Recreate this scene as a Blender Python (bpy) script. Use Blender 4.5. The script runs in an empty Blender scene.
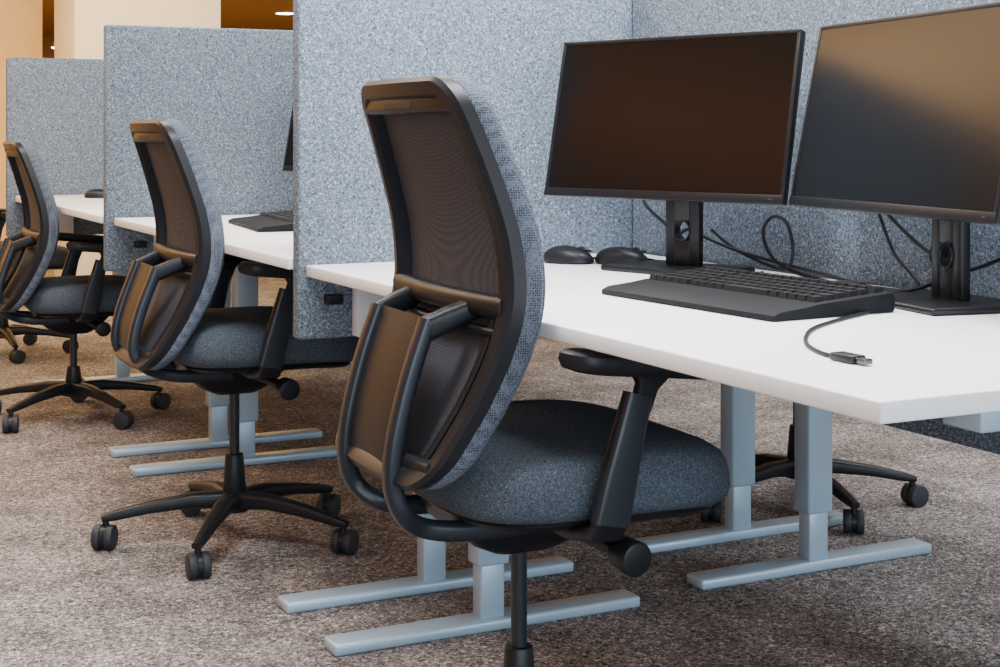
import bpy, bmesh, math, random
from mathutils import Vector, Matrix, Euler
random.seed(7)
C=bpy.context.scene.collection
R=math.radians

# ------------------------------------------------------------ materials
def new_mat(name):
    m=bpy.data.materials.new(name); m.use_nodes=True
    nt=m.node_tree; b=nt.nodes['Principled BSDF']
    return m,nt,b
def plain(name,col,rough=.5,metal=0,bump=0,bscale=400,spec=.5,var=0.06):
    m,nt,b=new_mat(name)
    tc=nt.nodes.new('ShaderNodeTexCoord')
    n=nt.nodes.new('ShaderNodeTexNoise'); n.inputs['Scale'].default_value=bscale; n.inputs['Detail'].default_value=3
    nt.links.new(tc.outputs['Object'],n.inputs['Vector'])
    r=nt.nodes.new('ShaderNodeValToRGB')
    r.color_ramp.elements[0].position=.3; r.color_ramp.elements[1].position=.7
    r.color_ramp.elements[0].color=(*[c*(1-var) for c in col],1)
    r.color_ramp.elements[1].color=(*[min(1,c*(1+var)) for c in col],1)
    nt.links.new(n.outputs['Fac'],r.inputs['Fac']); nt.links.new(r.outputs['Color'],b.inputs['Base Color'])
    b.inputs['Roughness'].default_value=rough; b.inputs['Metallic'].default_value=metal
    b.inputs['Specular IOR Level'].default_value=spec
    if bump:
        bp=nt.nodes.new('ShaderNodeBump'); bp.inputs['Strength'].default_value=bump; bp.inputs['Distance'].default_value=.001
        nt.links.new(n.outputs['Fac'],bp.inputs['Height']); nt.links.new(bp.outputs['Normal'],b.inputs['Normal'])
    return m
def heather(name,cols,scale=300,rough=.95,bump=.4,stretch=(1,1,1),big=0.0,dist=.002,bigscale=9,pos=(.30,.45,.55,.68),detail=4):
    m,nt,b=new_mat(name)
    tc=nt.nodes.new('ShaderNodeTexCoord'); mp=nt.nodes.new('ShaderNodeMapping')
    mp.inputs['Scale'].default_value=stretch
    nt.links.new(tc.outputs['Object'],mp.inputs['Vector'])
    n=nt.nodes.new('ShaderNodeTexNoise'); n.inputs['Scale'].default_value=scale; n.inputs['Detail'].default_value=detail; n.inputs['Roughness'].default_value=.7
    n.inputs['Distortion'].default_value=1.2
    nt.links.new(mp.outputs['Vector'],n.inputs['Vector'])
    r=nt.nodes.new('ShaderNodeValToRGB'); cr=r.color_ramp
    cr.elements[0].position=pos[0]; cr.elements[0].color=(*cols[0],1)
    cr.elements[1].position=pos[3]; cr.elements[1].color=(*cols[3],1)
    for p,c in ((pos[1],cols[1]),(pos[2],cols[2])):
        e=cr.elements.new(p); e.color=(*c,1)
    nt.links.new(n.outputs['Fac'],r.inputs['Fac'])
    out=r.outputs['Color']
    if big:
        n2=nt.nodes.new('ShaderNodeTexNoise'); n2.inputs['Scale'].default_value=bigscale; n2.inputs['Detail'].default_value=5
        nt.links.new(tc.outputs['Object'],n2.inputs['Vector'])
        mr=nt.nodes.new('ShaderNodeMapRange'); mr.inputs['From Min'].default_value=.35; mr.inputs['From Max'].default_value=.65
        mr.inputs['To Min'].default_value=1-big; mr.inputs['To Max'].default_value=1+big
        nt.links.new(n2.outputs['Fac'],mr.inputs['Value'])
        vm=nt.nodes.new('ShaderNodeVectorMath'); vm.operation='SCALE'
        nt.links.new(out,vm.inputs[0]); nt.links.new(mr.outputs['Result'],vm.inputs['Scale'])
        out=vm.outputs['Vector']
    nt.links.new(out,b.inputs['Base Color'])
    b.inputs['Roughness'].default_value=rough; b.inputs['Specular IOR Level'].default_value=.15
    bp=nt.nodes.new('ShaderNodeBump'); bp.inputs['Strength'].default_value=bump; bp.inputs['Distance'].default_value=dist
    nt.links.new(n.outputs['Fac'],bp.inputs['Height']); nt.links.new(bp.outputs['Normal'],b.inputs['Normal'])
    return m
def dotted(name,c1,c2,scale,rough=.85,spec=.2,rnd=.35):
    m,nt,b=new_mat(name)
    tc=nt.nodes.new('ShaderNodeTexCoord')
    v=nt.nodes.new('ShaderNodeTexVoronoi'); v.inputs['Scale'].default_value=scale; v.inputs['Randomness'].default_value=rnd
    nt.links.new(tc.outputs['Object'],v.inputs['Vector'])
    r=nt.nodes.new('ShaderNodeValToRGB'); r.color_ramp.elements[0].position=.15; r.color_ramp.elements[1].position=.6
    r.color_ramp.elements[0].color=(*c1,1); r.color_ramp.elements[1].color=(*c2,1)
    nt.links.new(v.outputs['Distance'],r.inputs['Fac']); nt.links.new(r.outputs['Color'],b.inputs['Base Color'])
    b.inputs['Roughness'].default_value=rough; b.inputs['Specular IOR Level'].default_value=spec
    bp=nt.nodes.new('ShaderNodeBump'); bp.inputs['Strength'].default_value=.35; bp.inputs['Distance'].default_value=.001
    bp.invert=True
    nt.links.new(v.outputs['Distance'],bp.inputs['Height']); nt.links.new(bp.outputs['Normal'],b.inputs['Normal'])
    return m

M_white=plain('desk_laminate',(.91,.91,.91),.38,bscale=30,var=.012)
M_edge=plain('desk_edge_band',(.70,.74,.78),.45,bscale=30,var=.02)
M_leg=plain('powder_coat_silver',(.38,.50,.60),.38,metal=.3,bump=.1,bscale=900)
M_felt=heather('felt_panel',[(.025,.035,.050),(.092,.118,.152),(.175,.212,.258),(.47,.52,.58)],scale=210,bump=.6,pos=(.32,.45,.55,.67))
M_carpet=heather('carpet',[(.022,.020,.022),(.130,.113,.110),(.27,.24,.228),(.78,.71,.65)],scale=110,bump=.9,big=.26,dist=.005,bigscale=6,pos=(.34,.46,.55,.67))
M_black=plain('black_plastic',(.008,.009,.012),.42,bump=.12,bscale=1500,var=.1,spec=.33)
M_black2=plain('satin_plastic',(.012,.016,.022),.34,bump=.08,bscale=1500,var=.1,spec=.4)
M_rubber=plain('caster_rubber',(.014,.017,.022),.6,bump=.2)
M_seat=heather('seat_fabric',[(.022,.030,.040),(.050,.063,.080),(.082,.100,.122),(.19,.215,.245)],scale=380,bump=.5,dist=.001,pos=(.32,.46,.56,.68))
M_knit=dotted('knit_mesh',(.010,.014,.022),(.12,.14,.18),290)
M_mesh=dotted('rear_mesh',(.016,.017,.022),(.070,.074,.092),520,rough=.7,spec=.22)
M_mon=plain('monitor_plastic',(.006,.006,.007),.4,bump=.1,bscale=1500,spec=.3)
M_screen=plain('screen_glass',(.003,.003,.003),.20,bscale=3,var=.02,spec=.20)
M_kbd=plain('keyboard_plastic',(.007,.008,.010),.6,spec=.15)
M_key=plain('keycap',(.008,.008,.010),.55,spec=.3)
M_cable=plain('cable_rubber',(.006,.006,.008),.5,spec=.3)
M_steel=plain('dark_steel',(.12,.12,.13),.3,metal=1)
M_wallY=plain('paint_warm_yellow',(.88,.60,.26),.8,bscale=8,var=.03)
M_wallL=plain('paint_sand',(.42,.33,.25),.85,bscale=8,var=.03)
M_cream=plain('paint_cream',(.86,.76,.58),.8,bscale=8,var=.02)
M_brown=plain('paint_brown',(.50,.27,.08),.8,bscale=8,var=.05)
M_ceil=plain('ceiling_paint',(.82,.58,.36),.9,bscale=20,var=.02)
M_alu=plain('trim_aluminium',(.5,.48,.45),.4,metal=.6)
m,nt,b=new_mat('lamp_warm'); M_lamp=m
b.inputs['Base Color'].default_value=(1,.75,.4,1); b.inputs['Emission Color'].default_value=(1,.72,.38,1); b.inputs['Emission Strength'].default_value=20

# ------------------------------------------------------------ mesh helpers
def mk(name,verts,faces,mat,parent=None,smooth=True,loc=None,rot=None):
    me=bpy.data.meshes.new(name); me.from_pydata([tuple(v) for v in verts],[],faces); me.update()
    bm=bmesh.new(); bm.from_mesh(me); bmesh.ops.recalc_face_normals(bm,faces=bm.faces); bm.to_mesh(me); bm.free()
    o=bpy.data.objects.new(name,me); C.objects.link(o); me.materials.append(mat)
    if smooth:
        for p in me.polygons: p.use_smooth=True
        try: me.set_sharp_from_angle(angle=R(38))
        except Exception: pass
    if parent: o.parent=parent
    if loc is not None: o.location=loc
    if rot is not None: o.rotation_euler=rot
    return o
def empty(name,loc=(0,0,0),rz=0):
    e=bpy.data.objects.new(name,None); e.empty_display_size=.1; C.objects.link(e); e.location=loc; e.rotation_euler=(0,0,rz); return e
def adopt(o,e):
    o.parent=e
    M=Matrix.Translation(e.location) @ Euler(e.rotation_euler).to_matrix().to_4x4()
    o.matrix_parent_inverse=M.inverted()
def box(name,lo,hi,mat,parent=None,bev=0,seg=2,rot=None):
    lo=Vector(lo);hi=Vector(hi); c=(lo+hi)/2; s=hi-lo
    bm=bmesh.new(); bmesh.ops.create_cube(bm,size=1)
    for v in bm.verts: v.co=Vector((v.co.x*s.x,v.co.y*s.y,v.co.z*s.z))
    if bev: bmesh.ops.bevel(bm,geom=bm.edges[:],offset=bev,segments=seg,profile=.5,affect='EDGES')
    me=bpy.data.meshes.new(name); bm.to_mesh(me); bm.free(); me.materials.append(mat)
    if bev:
        for p in me.polygons: p.use_smooth=True
        try: me.set_sharp_from_angle(angle=R(50))
        except Exception: pass
    o=bpy.data.objects.new(name,me); C.objects.link(o); o.location=c
    if rot: o.rotation_euler=rot
    if parent: o.parent=parent
    return o
def loft(name,rings,mat,parent=None,cap=True,closed=True,**k):
    n=len(rings[0]); vs=[p for r in rings for p in r]; fs=[]
    for i in range(len(rings)-1):
        for j in range(n if closed else n-1):
            a=i*n+j; b=i*n+(j+1)%n
            fs.append((a,b,b+n,a+n))
    if cap: fs.append(tuple(range(n))[::-1]); fs.append(tuple((len(rings)-1)*n+j for j in range(n)))
    return mk(name,vs,fs,mat,parent,**k)
def cyl(name,p0,p1,r0,r1,mat,parent=None,n=28,bev=0):
    p0=Vector(p0);p1=Vector(p1); ax=(p1-p0); L=ax.length; ax.normalize()
    up=Vector((0,0,1)) if abs(ax.z)<.9 else Vector((1,0,0))
    a=ax.cross(up).normalized(); b=ax.cross(a)
    prof=[(0,r0),(L,r1)] if not bev else [(0,r0-bev),(bev*.3,r0-bev*.3),(bev,r0),(L-bev,r1),(L-bev*.3,r1-bev*.3),(L,r1-bev)]
    rings=[[p0+ax*t+(a*math.cos(2*math.pi*i/n)+b*math.sin(2*math.pi*i/n))*r for i in range(n)] for t,r in prof]
    return loft(name,rings,mat,parent)
def rrect(w,h,r,n=5):
    pts=[]
    for cx,cy,a0 in ((w/2-r,h/2-r,0),(-w/2+r,h/2-r,90),(-w/2+r,-h/2+r,180),(w/2-r,-h/2+r,270)):
        for i in range(n):
            a=R(a0+90*i/(n-1)); pts.append((cx+r*math.cos(a),cy+r*math.sin(a)))
    return pts
def beam(name,pts,secs,mat,parent=None,side=Vector((0,1,0)),rr=.35):
    pts=[Vector(p) for p in pts]; rings=[]
    for i,p in enumerate(pts):
        t=(pts[min(i+1,len(pts)-1)]-pts[max(i-1,0)]).normalized()
        s=(side-t*side.dot(t)).normalized(); nn=t.cross(s)
        w,h=secs[i] if isinstance(secs,list) else secs
        rings.append([p+s*a+nn*b for a,b in rrect(w,h,min(w,h)*rr)])
    return loft(name,rings,mat,parent)
def smooth_path(pts,sub=8):
    pts=[Vector(p) for p in pts]; out=[]
    for i in range(len(pts)-1):
        p0=pts[max(i-1,0)];p1=pts[i];p2=pts[i+1];p3=pts[min(i+2,len(pts)-1)]
        for k in range(sub):
            t=k/sub
            out.append(.5*((2*p1)+(p2-p0)*t+(2*p0-5*p1+4*p2-p3)*t*t+(3*p1-p0-3*p2+p3)*t**3))
    out.append(pts[-1]); return out
def cable(name,pts,r=.0022,root=None,mat=None):
    P=smooth_path(pts,8); n=8; rings=[]
    prev=Vector((0,0,1))
    for i,p in enumerate(P):
        t=(P[min(i+1,len(P)-1)]-P[max(i-1,0)]).normalized()
        s=prev-t*prev.dot(t)
        if s.length<1e-3: s=Vector((1,0,0))-t*t.x
        s.normalize(); prev=s; q=t.cross(s)
        rings.append([p+(s*math.cos(2*math.pi*k/n)+q*math.sin(2*math.pi*k/n))*r for k in range(n)])
    o=loft(name,rings,mat or M_cable)
    if root: adopt(o,root)
    return o

# ------------------------------------------------------------ room
box('floor',(-5,-5,-.1),(8,17,0),M_carpet)
box('ceiling',(-5,-5,2.75),(8,17,2.85),M_ceil)
box('wall_left',(-5.1,-5,0),(-5,17,2.75),M_wallL)
box('wall_right',(8,-5,0),(8.1,17,2.75),M_cream)
box('wall_back',(-5,11,0),(1.86,11.15,2.75),M_wallY)
box('wall_rear',(-5,16.9,0),(8,17,2.75),M_brown)
box('baseboard_back',(-5,10.98,0),(1.86,11,.09),M_alu)
box('column',(1.80,9.5,0),(2.73,10.2,2.75),M_cream,bev=.01)
box('trim_soffit',(1.87,11.2,2.06),(7.9,16.8,2.2),M_brown)
def downlight(x,y,z):
    e=empty('downlight',(x,y,z))
    cyl('rim',(0,0,-.012),(0,0,0),.10,.10,M_alu,e); cyl('lens',(0,0,-.016),(0,0,-.0125),.085,.085,M_lamp,e)
for x,y in ((3.9,14.6),(5.1,13.0),(4.2,12.6),(2.9,15.6)): downlight(x,y,2.06)
def pendant(x,y,z):
    e=empty('pendant_lamp',(x,y,z)); cyl('cord',(0,0,.05),(0,0,2.06-z),.004,.004,M_black,e,n=8)
    cyl('shade',(0,0,0),(0,0,.06),.09,.05,M_alu,e); cyl('bulb',(0,0,-.012),(0,0,0),.075,.085,M_lamp,e)
pendant(2.53,14.0,1.78)

# ------------------------------------------------------------ partitions
Z0,Z1=.585,1.325
J=[2.885+1.675*i for i in range(3)]
def panel(lo,hi): return box('partition_panel',lo,hi,M_felt,bev=.006)
for y,xs,zt in zip(J,(.982,.952,.915),(1.325,1.325,1.302)):
    panel((xs,y-.02,Z0),(1.765,y+.02,zt))
    panel((1.805,y-.02,Z0),(2.60,y+.02,zt))
ys=[-.46,1.21]+J
for a,b in zip(ys[:-1],ys[1:]):
    panel((1.766,a+.002,.49),(1.804,b-.002,Z1))

# ------------------------------------------------------------ desks
DZ=.735
def desk(y0,y1,x0,x1,DZ,n0,n1):
    front=-1 if x0<1.7 else 1
    e=empty('desk',((x0+x1)/2,(y0+y1)/2,0)); cx=(x0+x1)/2; cy=(y0+y1)/2
    def b(n,lo,hi,m,bev=.002): 
        return box(n,(lo[0]-cx,lo[1]-cy,lo[2]),(hi[0]-cx,hi[1]-cy,hi[2]),m,e,bev)
    b('top',(x0,y0,DZ-.023),(x1,y1,DZ),M_white,.0025)
    lc=1.338 if front<0 else 2.187
    hl=.342 if front<0 else .328
    for yy in (y0+n0,y1-n1):
        b('foot',(lc-hl,yy-.033,.0),(lc+hl,yy+.033,.024),M_leg,.006)
        b('column_outer',(lc-.035,yy-.028,.13),(lc+.035,yy+.028,DZ-.05),M_leg,.006)
        b('column_inner',(lc-.027,yy-.021,.022),(lc+.027,yy+.021,.14),M_leg,.005)
        b('top_support',(lc-.15,yy-.03,DZ-.06),(lc+.33,yy+.03,DZ-.0235),M_leg,.003)
    b('crossbar',(lc-.03,y0+.18,DZ-.065),(lc+.03,y1-.16,DZ-.024),M_leg,.003)
    if front<0:
        b('panel_bracket',(1.09,y1-.045,Z0+.005),(1.165,y1-.012,DZ-.0235),M_edge,.003)
        b('panel_clamp',(1.035,y1-.02,.655),(1.07,y1+.004,.675),M_black,.003)
    else:
        b('cable_tray',(lc-.30,y0+.3,.62),(lc-.18,y1-.3,.70),M_leg,.004)
    return e
for y0,y1,xf,dz,n0 in ((1.155,2.863,.997,.735,.09),(2.908,4.535,.975,.746,.105),(4.585,6.208,.945,.75,.105)):
    desk(y0,y1,xf,1.755,dz,n0,.135)
    desk(y0,y1,1.815,2.57,dz,n0+.045,.100)

# ------------------------------------------------------------ chair
def chair(loc,facing,base_rot,lift=0.0,back_dz=0.0,s=1.0,bx=0.0):
    root=empty('office_chair',loc,facing)
    root.scale=(s,s,s)
    L=lift
    cyl('hub',(0,0,.075),(0,0,.125),.036,.034,M_black,root,bev=.004)
    cyl('gas_cover',(0,0,.12),(0,0,.215+L*.5),.029,.022,M_black,root,bev=.003)
    cyl('gas_piston',(0,0,.2+L*.5),(0,0,.385+L),.0125,.0125,M_black2,root)
    for k in range(5):
        a=base_rot+k*2*math.pi/5-facing
        u=Vector((math.cos(a),math.sin(a),0)); sd=Vector((-math.sin(a),math.cos(a),0))
        beam(f'base_arm_{k+1}',[u*.02+Vector((0,0,.103)),u*.10+Vector((0,0,.106)),u*.2+Vector((0,0,.094)),u*.285+Vector((0,0,.078)),u*.315+Vector((0,0,.073))],
             [(.05,.044),(.042,.036),(.034,.028),(.028,.022),(.022,.014)],M_black,root,side=sd)
        c=u*.305
        cyl(f'caster_stem_{k+1}',c+Vector((0,0,.045)),c+Vector((0,0,.075)),.008,.008,M_black,root,n=12)
        b=a+random.uniform(-1.2,1.2); w=Vector((math.cos(b),math.sin(b),0)); off=Vector((-w.y,w.x,0))*.008
        cc=c+off+Vector((0,0,.0295))
        cyl(f'caster_wheel_a_{k+1}',cc+w*.006,cc+w*.025,.0295,.0295,M_rubber,root,bev=.004)
        cyl(f'caster_wheel_b_{k+1}',cc-w*.025,cc-w*.006,.0295,.0295,M_rubber,root,bev=.004)
        cyl(f'caster_hood_{k+1}',cc-w*.006,cc+w*.006,.027,.027,M_black,root,n=20)
    rings=[]
    for z,w,l,xo in ((.365,.06,.10,0),(.385,.11,.17,-.005),(.42,.14,.24,-.01),(.448,.17,.28,0)):
        rings.append([Vector((xo+a,b,z+L)) for a,b in rrect(l,w,.02)])
    loft('mechanism',rings,M_black,root)
    beam('knob_lever',[(.02,-.04,.42+L),(.04,-.14,.415+L),(.055,-.225,.408+L)],[(.03,.022),(.026,.018),(.02,.016)],M_black,root,side=Vector((1,0,0)))
    cyl('tension_knob',(.060,-.262,.405+L),(.057,-.215,.407+L),.025,.023,M_black,root,bev=.005)
    beam('height_lever',[(.06,.04,.42+L),(.065,.16,.42+L),(.065,.24,.415+L)],[(.02,.012),(.02,.01),(.03,.008)],M_black,root,side=Vector((1,0,0)))
    # ---- seat
    n=72
    def ring(sc,z,drop=1.0):
        out=[]
        for i in range(n):
            t=2*math.pi*i/n; ct,st=math.cos(t),math.sin(t)
            ex=2/3.8
            x=.226*math.copysign(abs(ct)**ex,ct)*sc; y=.247*math.copysign(abs(st)**ex,st)*sc
            X=.058+x
            dz=-.36*max(0,X-.10)**2*drop*1.3 -.10*max(0,-X-.08)**2
            dz+= .10*y*y*drop
            out.append(Vector((X,y,z+dz+L)))
        return out
    prof=[(.80,.452),(.93,.455),(.985,.468),(1.0,.484),(.996,.502),(.980,.520),(.945,.534),(.87,.543),(.7,.548),(.5,.550),(.25,.550),(.04,.550)]
    loft('seat_cushion',[ring(a,z) for a,z in prof],M_seat,root)
    loft('seat_pan',[ring(.70,.436),ring(.86,.440),ring(.90,.448),ring(.88,.456)],M_black,root)
    # ---- back
    B=back_dz+L
    zb,zt=.505,1.082
    keys=[(.505,-.174),(.56,-.142),(.62,-.108),(.70,-.074),(.772,-.058),(.85,-.063),(.922,-.081),(1.0,-.105),(1.082,-.130)]
    keys=[(a,b_+bx) for a,b_ in keys]
    def xf(z):
        z=max(zb,min(zt,z))
        for i in range(len(keys)-1):
            if keys[i][0]<=z<=keys[i+1][0]:
                k0=keys[max(i-1,0)];k1=keys[i];k2=keys[i+1];k3=keys[min(i+2,len(keys)-1)]
                t=(z-k1[0])/(k2[0]-k1[0])
                return .5*((2*k1[1])+(k2[1]-k0[1])*t+(2*k0[1]-5*k1[1]+4*k2[1]-k3[1])*t*t+(3*k1[1]-k0[1]-3*k2[1]+k3[1])*t**3)
        return keys[-1][1]
    def bw(z):
        t=(z-zb)/(zt-zb)
        return .190+.045*math.sin(math.pi*min(1,t*.92+.02))**.9 - .016*t
    rc=.05
    def hw(z):
        w=bw(z)
        dz=min(z-zb,zt-z); dz=max(0,dz)
        r=rc if z>(zb+zt)/2 else .05
        if dz<r: w=w-r+math.sqrt(max(0,r*r-(r-dz)**2))
        return w
    zs=[]
    N=15
    for i in range(N): zs.append(zb+.06*(1-math.cos(math.pi/2*i/(N-1))))
    M2=30
    for i in range(1,M2): zs.append(zb+.06+(zt-zb-.12)*i/M2)
    for i in range(N): zs.append(zt-.06*(1-math.cos(math.pi/2*(N-1-i)/(N-1))))
    def sx(y,z): 
        u=y/.235
        return xf(z)-.022*(1-min(1,u*u))
    ol=[(-hw(z),z) for z in zs]+[(hw(z),z) for z in reversed(zs)]
    o2=[]
    for p in ol:
        if not o2 or (Vector(p)-Vector(o2[-1])).length>.002: o2.append(p)
    ol=o2
    full=[]
    for i,p in enumerate(ol):
        q=ol[(i+1)%len(ol)]; full.append(p); d=(Vector(q)-Vector(p)).length
        m=int(d/.02)
        for k in range(1,m): full.append(tuple(Vector(p).lerp(Vector(q),k/m)))
    ol=full; m=len(ol)
    nrm=[]
    cen=Vector((0,(zb+zt)/2))
    for i in range(m):
        a=Vector(ol[i-2]);b=Vector(ol[(i+2)%m]); t=(b-a).normalized(); nn=Vector((-t.y,t.x))
        if nn.dot(cen-Vector(ol[i]))<0: nn=-nn
        nrm.append(nn)
    def sweep(name,sec,mat):
        rings=[]
        for ins,dep in sec+[sec[0]]:
            rr_=[]
            for i in range(m):
                p=Vector(ol[i])+nrm[i]*ins
                rr_.append(Vector((sx(p.x,p.y)+dep,p.x,p.y+B)))
            rings.append(rr_)
        return loft(name,rings,mat,root,cap=False)
    sweep('back_wrap',[(.035,.004),(.016,.003),(.004,-.005),(0,-.015),(.001,-.032),(.006,-.042),(.012,-.044),(.03,-.012)],M_knit)
    sweep('back_frame',[(.002,-.035),(.002,-.054),(.009,-.061),(.028,-.061),(.034,-.054),(.036,-.032),(.020,-.022)],M_black)
    def grid(name,ins,dep,mat,nu=18):
        rows=[]
        za=zb+ins; zc=zt-ins
        for i in range(34):
            z=za+(zc-za)*i/33
            w=max(.02,hw(min(max(zb+(z-zb-ins)*(zt-zb)/(zt-zb-2*ins),zb),zt))-ins*.9)
            rows.append([Vector((sx(-w+2*w*j/nu,z)+dep,-w+2*w*j/nu,z+B)) for j in range(nu+1)])
        vs=[p for r_ in rows for p in r_]; fs=[]
        for i in range(33):
            for j in range(nu):
                a=i*(nu+1)+j; fs.append((a,a+1,a+nu+2,a+nu+1))
        return mk(name,vs,fs,mat,root)
    grid('back_front_mesh',.028,.003,M_knit)
    grid('back_rear_mesh',.022,-.036,M_mesh)
    def hbar(name,z,h,d0,d1,mat,inset=.02):
        w=hw(z)-inset; rings=[]
        for j in range(19):
            y=-w+2*w*j/18; x=sx(y,z)
            rings.append([Vector((x+(d0+d1)/2+a,y,z+b+B)) for a,b in rrect(abs(d1-d0),h,min(abs(d1-d0),h)*.4)])
        return loft(name,rings,mat,root)
    hbar('lumbar_bar',.757,.034,-.064,-.034,M_black)
    hbar('lumbar_bar_lower',.722,.012,-.056,-.034,M_black)
    hbar('back_bottom_rail',.535,.03,-.060,-.036,M_black,.015)
    hbar('back_top_rail',1.042,.028,-.059,-.036,M_black,.02)
    hbar('top_badge',1.040,.012,-.0602,-.055,M_rubber,.14)
    for sg in (-1,1):
        pts=[];
        for i in range(12):
            z=.545+(.745-.545)*i/11; y=sg*(hw(z)-.058)
            pts.append(Vector((sx(y,z)-.044,y,z+B)))
        beam(f'back_inner_rib_{"l" if sg>0 else "r"}',pts,(.014,.014),M_black,root)
    # ---- rear support spine
    path=[(-.03,.425),(-.10,.424),(-.155,.427),(-.198,.438),(-.228,.462),(-.243,.500),(-.242,.55),(-.230,.61),(-.213,.67),(-.190,.735)]
    path=[(a+bx*min(1,max(0,(b_-.425)/.05)),b_) for a,b_ in path]
    for sg in (-1,1):
        pts=smooth_path([(x,sg*(.085 if z<.44 else .10),z+L+(B-L)*max(0,min(1,(z-.45)/.25))) for x,z in path],4)
        k=len(pts)
        beam(f'support_upright_{"l" if sg>0 else "r"}',pts,[(.028,.030-.006*i/k) for i in range(k)],M_black2,root)
    pts=smooth_path([(x+.004,0,z+L+(B-L)*max(0,min(1,(z-.45)/.25))) for x,z in path[5:]],4)
    beam('support_plate',pts,[(.185,.010)]*len(pts),M_black,root,rr=.3)
    zt_=.722+B
    for sg in (-1,1):
        beam(f'support_joint_{"l" if sg>0 else "r"}',[(-.192+bx,sg*.10,zt_),(-.16+bx,sg*.106,zt_+.014),(-.118+bx,sg*.112,zt_+.030)],[(.028,.036),(.03,.034),(.032,.030)],M_black,root)
    # ---- arms
    for sg in (-1,1):
        nm='l' if sg>0 else 'r'
        Y=sg*.278
        beam(f'arm_bracket_{nm}',[(.008,sg*.08,.440+L),(.008,sg*.2,.438+L),(.008,sg*.262,.448+L),(.010,Y,.472+L)],[(.07,.02),(.065,.02),(.055,.022),(.05,.024)],M_black,root,side=Vector((1,0,0)))
        beam(f'arm_stem_{nm}',[(.006,Y,.464+L),(.018,Y,.52+L),(.036,Y,.59+L),(.050,Y,.640+L)],[(.056,.022),(.054,.026),(.046,.026),(.042,.024)],M_black2,root,side=Vector((1,0,0)))
        beam(f'arm_slider_{nm}',[(.046,Y,.60+L),(.064,Y,.650+L),(.068,Y,.668+L)],[(.030,.018),(.034,.018),(.06,.03)],M_black,root,side=Vector((1,0,0)))
        rings=[]
        for sc,z in ((.86,-.016),(.97,-.012),(1,-.002),(.98,.008),(.92,.012),(.7,.0105),(.3,.009),(.02,.009)):
            rr2=[]
            for a_,b_ in rrect(.255,.088,.042,7):
                a2,b2=a_*sc,b_*(sc if sc<.9 else (1-(1-sc)*2.4))
                rr2.append(Vector((.060+a2,Y+b2,.683+z-a2*.10+L)))
            rings.append(rr2)
        loft(f'arm_pad_{nm}',rings,M_black,root)
    return root

chair((1.055,2.045,0),R(-2),R(20),0,0)
chair((1.062,3.58,0),R(-1),R(166),.0,-.050,bx=-.022)
chair((1.02,5.40,0),R(-2),R(290),-.07,-.04,bx=-.02)
chair((1.02,7.07,0),R(4),R(200),-.05,-.03)
chair((2.52,3.25,0),R(180),R(259),0,0)

# ------------------------------------------------------------ monitors
def monitor(x,y,a,w=.568,h=.316,zb=.872,tilt=11,sdx=0,DZ=.735):
    root=empty('monitor',(x,y,DZ),a)
    head=empty('head',(0,0,zb-.735+h/2)); head.parent=root; head.rotation_euler=(R(-tilt),0,0)
    box('shell',(-w/2,0,-h/2),(w/2,.016,h/2),M_mon,head,.003)
    box('rear_bulge',(-w*.36,.0162,-h*.32),(w*.36,.034,h*.30),M_mon,head,.010)
    box('bezel_top',(-w/2,-.0022,h/2-.007),(w/2,0,h/2),M_mon,head,.0008)
    box('bezel_left',(-w/2,-.0022,-h/2),(-w/2+.007,0,h/2),M_mon,head,.0008)
    box('bezel_right',(w/2-.007,-.0022,-h/2),(w/2,0,h/2),M_mon,head,.0008)
    box('bezel_bottom',(-w/2,-.0032,-h/2),(w/2,0,-h/2+.016),M_mon,head,.0008)
    box('screen',(-w/2+.006,-.0012,-h/2+.015),(w/2-.006,.0002,h/2-.006),M_screen,head)
    box('status_led',(w/2-.03,-.0036,-h/2+.007),(w/2-.022,-.003,-h/2+.009),M_steel,head)
    box('stand_base',(sdx-.12,-.05,0),(sdx+.12,.125,.011),M_mon,root,.004)
    zc=zb-.735+.10
    y0,y1=.05,.068
    box('stand_column_left',(sdx-.04,y0,.01),(sdx-.017,y1,zc),M_mon,root,.003)
    box('stand_column_right',(sdx+.017,y0,.01),(sdx+.04,y1,zc),M_mon,root,.003)
    box('stand_column_low',(sdx-.018,y0,.01),(sdx+.018,y1,.060),M_mon,root,.002)
    box('stand_column_up',(sdx-.018,y0,.096),(sdx+.018,y1,zc),M_mon,root,.002)
    n=24; rings=[]
    for yy,r in ((y0-.002,.0185),(y0-.002,.0205),(y1+.002,.0205),(y1+.002,.0185),(y0-.002,.0185)):
        rings.append([Vector((sdx+r*math.cos(2*math.pi*i/n),yy,.078+r*math.sin(2*math.pi*i/n))) for i in range(n)])
    loft('cable_ring',rings,M_rubber,root,cap=False)
    box('pivot',(sdx*.5-.035,.026,zc-.06),(sdx*.5+.035,y1,zc),M_mon,root,.006)
    return root
aL=math.atan2(-.946,.323); aR=math.atan2(-.986,-.168)
monL=monitor(1.553,2.405,aL)
monR=monitor(1.605,1.820,aR,w=.592,sdx=.055,h=.318)
for k,dz in ((1,.746),(2,.75)):
    dy=1.675*k
    monitor(1.558,2.405+dy,aL,DZ=dz); monitor(1.612,1.835+dy,aR,DZ=dz)

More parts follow.
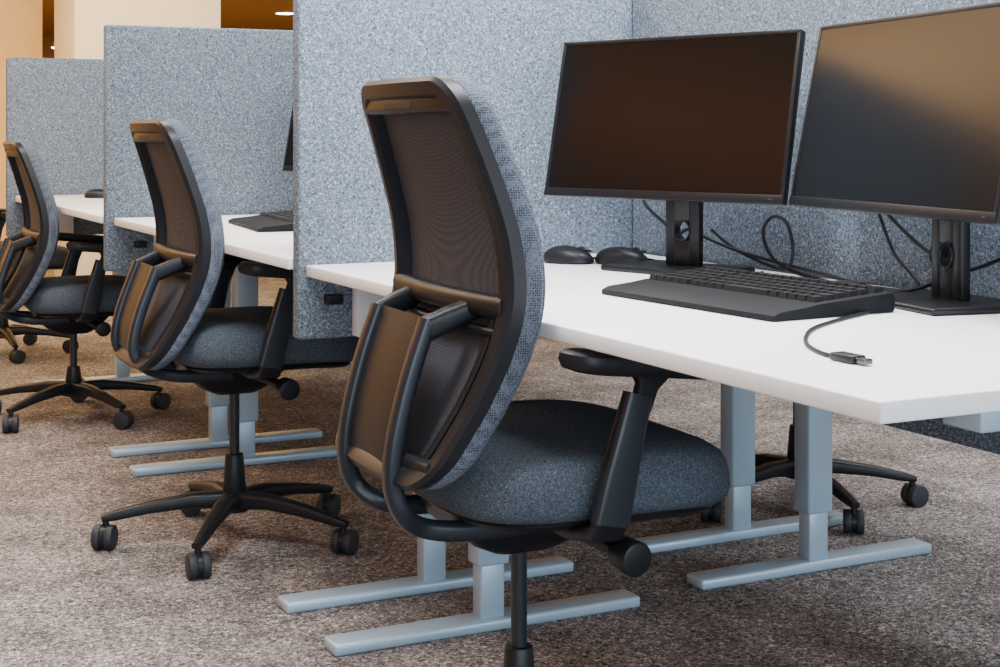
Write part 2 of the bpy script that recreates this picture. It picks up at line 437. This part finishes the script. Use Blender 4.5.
# ------------------------------------------------------------ keyboards
def keyboard(x,y,rz,DZ=.735):
    e=empty('keyboard',(x,y,DZ),rz)   # local +x = away from user
    W=.425
    prof=[(-.118,.001),(.115,.001),(.118,.006),(.118,.026),(.112,.031),(-.03,.022),(-.06,.018),(-.105,.014),(-.118,.009)]
    n=len(prof)
    vs=[]; 
    for yy in (-W/2,-W/2+.004,W/2-.004,W/2):
        sc=.985 if abs(yy)>W/2-.001 else 1
        for a,b in prof: vs.append((a*sc,yy,.001+(b-.001)*(.93 if sc<1 else 1)))
    fs=[]
    for i in range(3):
        for j in range(n): fs.append((i*n+j,i*n+(j+1)%n,(i+1)*n+(j+1)%n,(i+1)*n+j))
    fs.append(tuple(range(n))); fs.append(tuple(3*n+j for j in range(n)))
    mk('body',vs,fs,M_kbd,e)
    bm=bmesh.new()
    rows=6
    for r in range(rows):
        cx=-.022+r*.0222+(.006 if r==5 else 0); cz=.0225+(cx+.03)*.0634+.003
        yy=-W/2+.010; kk=0
        while yy<W/2-.018:
            kw=.0185
            if r==0 and kk==5: kw=.105
            if r in(1,2) and kk==0: kw=.03
            if yy+kw>W/2-.008: break
            gap=.0022
            if abs(yy-(W/2-.125))<.010 : yy+=.006
            mtx=Matrix.Translation((cx,yy+kw/2,cz))
            g=bmesh.ops.create_cube(bm,size=1,matrix=mtx@Matrix.Diagonal((.0185,kw,.008,1)))
            for v in g['verts']:
                if v.co.z>cz:
                    v.co.x=cx+(v.co.x-cx)*.8; v.co.y=yy+kw/2+(v.co.y-yy-kw/2)*(1-.004/kw)
            yy+=kw+gap; kk+=1
    me=bpy.data.meshes.new('keys'); bm.to_mesh(me); bm.free(); me.materials.append(M_key)
    o=bpy.data.objects.new('keys',me); C.objects.link(o); o.parent=e
    return e
kb=keyboard(1.382,1.925,R(4))
keyboard(1.30,3.90,R(-6),.746)
keyboard(1.36,5.30,0,.75)

# ------------------------------------------------------------ mice
def mouse(x,y,rz,DZ=.735):
    e=empty('computer_mouse',(x,y,DZ),rz)
    n=28; rings=[]
    for sc,z in ((.9,.0005),(1,.004),(.99,.012),(.93,.020),(.8,.027),(.6,.032),(.35,.035),(.05,.036)):
        r_=[]
        for i in range(n):
            t=2*math.pi*i/n; cx=.055*math.copysign(abs(math.cos(t))**.85,math.cos(t))*sc; cy=(.031+.004*math.cos(t))*math.sin(t)*sc
            r_.append(Vector((cx,cy,z*(1-.25*max(0,cx/.055)))))
        rings.append(r_)
    loft('shell',rings,M_black,e)
    cyl('scroll_wheel',(.028,-.004,.026),(.028,.004,.026),.009,.009,M_rubber,e,n=18)
    box('button_split',(.012,-.0006,.024),(.05,.0006,.0285),M_mon,e)
    return e
m1=mouse(1.49,2.67,R(-50)); m2=mouse(1.575,2.60,R(-40)); mouse(1.2,5.85,R(-20),.75)

# ------------------------------------------------------------ cables (on the desk top)
z=DZ+.003
cable('lead',[(1.49,1.80,.757),(1.56,1.87,z+.002),(1.64,1.93,z),(1.69,1.95,z),(1.66,1.86,z),(1.56,1.78,z),(1.475,1.727,z),(1.371,1.673,z),(1.28,1.615,z),(1.215,1.55,z),(1.168,1.486,z),(1.143,1.43,z),(1.135,1.39,z)],.0028,kb)
adopt(box('usb_plug',(1.125,1.352,DZ+.0005),(1.146,1.392,DZ+.010),M_black,None,.002),kb)
adopt(box('usb_contact',(1.129,1.336,DZ+.002),(1.142,1.353,DZ+.008),M_steel,None,.0005),kb)
cable('lead_1',[(1.66,2.68,.90),(1.67,2.66,.85),(1.66,2.58,.82),(1.64,2.50,.80),(1.63,2.44,.813),(1.64,2.40,.80),(1.68,2.34,.775),(1.70,2.25,.76),(1.70,2.12,.75),(1.70,1.98,z),(1.70,1.85,z)],.0035,monL)
cable('lead_2',[(1.69,2.45,.81),(1.70,2.38,.775),(1.71,2.28,.75),(1.70,2.22,.755),(1.695,2.20,.79),(1.70,2.225,.835),(1.70,2.265,.845),(1.70,2.295,.82),(1.70,2.285,.785),(1.70,2.24,.755),(1.71,2.15,z),(1.70,2.05,z),(1.71,1.9,z)],.0035,monL)
cable('lead_3',[(1.70,2.30,z),(1.66,2.22,z),(1.66,2.1,z),(1.70,2.0,z),(1.68,1.9,z+.004),(1.70,1.82,z)],.0032,monL)
cable('lead_4',[(1.69,1.96,.88),(1.70,1.93,.85),(1.70,1.87,.815),(1.69,1.81,.80),(1.685,1.79,.814),(1.70,1.83,.83),(1.71,1.86,.80),(1.71,1.83,.765),(1.70,1.78,z),(1.71,1.6,z),(1.70,1.45,z)],.0035,monR)
cable('lead_5',[(1.72,2.0,.87),(1.72,1.96,.80),(1.72,1.9,z+.004),(1.66,1.99,z),(1.62,2.06,z),(1.60,2.1,z)],.003,monR)
cable('lead_6',[(1.65,2.0,z+.004),(1.60,1.95,z+.008),(1.66,1.86,z+.010),(1.70,1.80,.775),(1.70,1.72,.80),(1.715,1.66,.83)],.0032,monR)
cable('cord_b',[(1.53,2.635,.747),(1.57,2.69,z),(1.60,2.74,z),(1.64,2.68,z),(1.68,2.55,z),(1.70,2.4,z)],.002,m1)
cable('cord',[(1.615,2.565,.747),(1.66,2.56,z),(1.69,2.50,z),(1.70,2.42,z)],.002,m2)
adopt(box('cable_connector',(1.60,1.93,DZ+.0005),(1.64,1.985,DZ+.02),M_black,None,.005),monR)

# ------------------------------------------------------------ lights
def area(name,loc,rot,sx_,sy_,col,e):
    l=bpy.data.lights.new(name,'AREA'); l.shape='RECTANGLE'; l.size=sx_; l.size_y=sy_; l.color=col; l.energy=e
    o=bpy.data.objects.new(name,l); C.objects.link(o); o.location=loc; o.rotation_euler=rot; return o
area('window_daylight',(1.0,-4.6,1.6),(R(90),0,0),9,2.0,(.72,.86,1.0),540)
area('ceiling_panel_light',(1.2,2.0,2.70),(0,0,0),2.6,.6,(.92,.95,1.0),220)
area('ceiling_panel_light',(1.2,4.6,2.70),(0,0,0),2.6,.6,(1.0,.94,.86),125)
area('ceiling_panel_light',(4.0,3.0,2.70),(0,0,0),.6,3.0,(.80,.90,1.0),80)
area('warm_ceiling_light',(-.8,7.6,2.70),(0,0,0),1.6,5,(1,.64,.34),180)
area('warm_ceiling_light',(-3.6,3.4,2.2),(R(180),0,0),1.2,4,(1,.45,.13),85)
area('lobby_light',(3.2,12.5,2.0),(0,0,0),3,1.5,(1,.60,.24),170)
area('warm_wall_light',(1.2,8.0,2.70),(R(25),0,0),4,.5,(1,.76,.44),200)
w=bpy.data.worlds.new('world'); bpy.context.scene.world=w; w.use_nodes=True
w.node_tree.nodes['Background'].inputs[0].default_value=(.62,.78,1,1); w.node_tree.nodes['Background'].inputs[1].default_value=.8

# ------------------------------------------------------------ camera
cd=bpy.data.cameras.new('camera'); cd.sensor_width=36; cd.lens=54; cd.shift_y=-.2005; cd.clip_start=.05
co=bpy.data.objects.new('camera',cd); C.objects.link(co); co.location=(0,0,1.0)
co.rotation_euler=(R(90),0,-math.atan(.5))
bpy.context.scene.camera=co
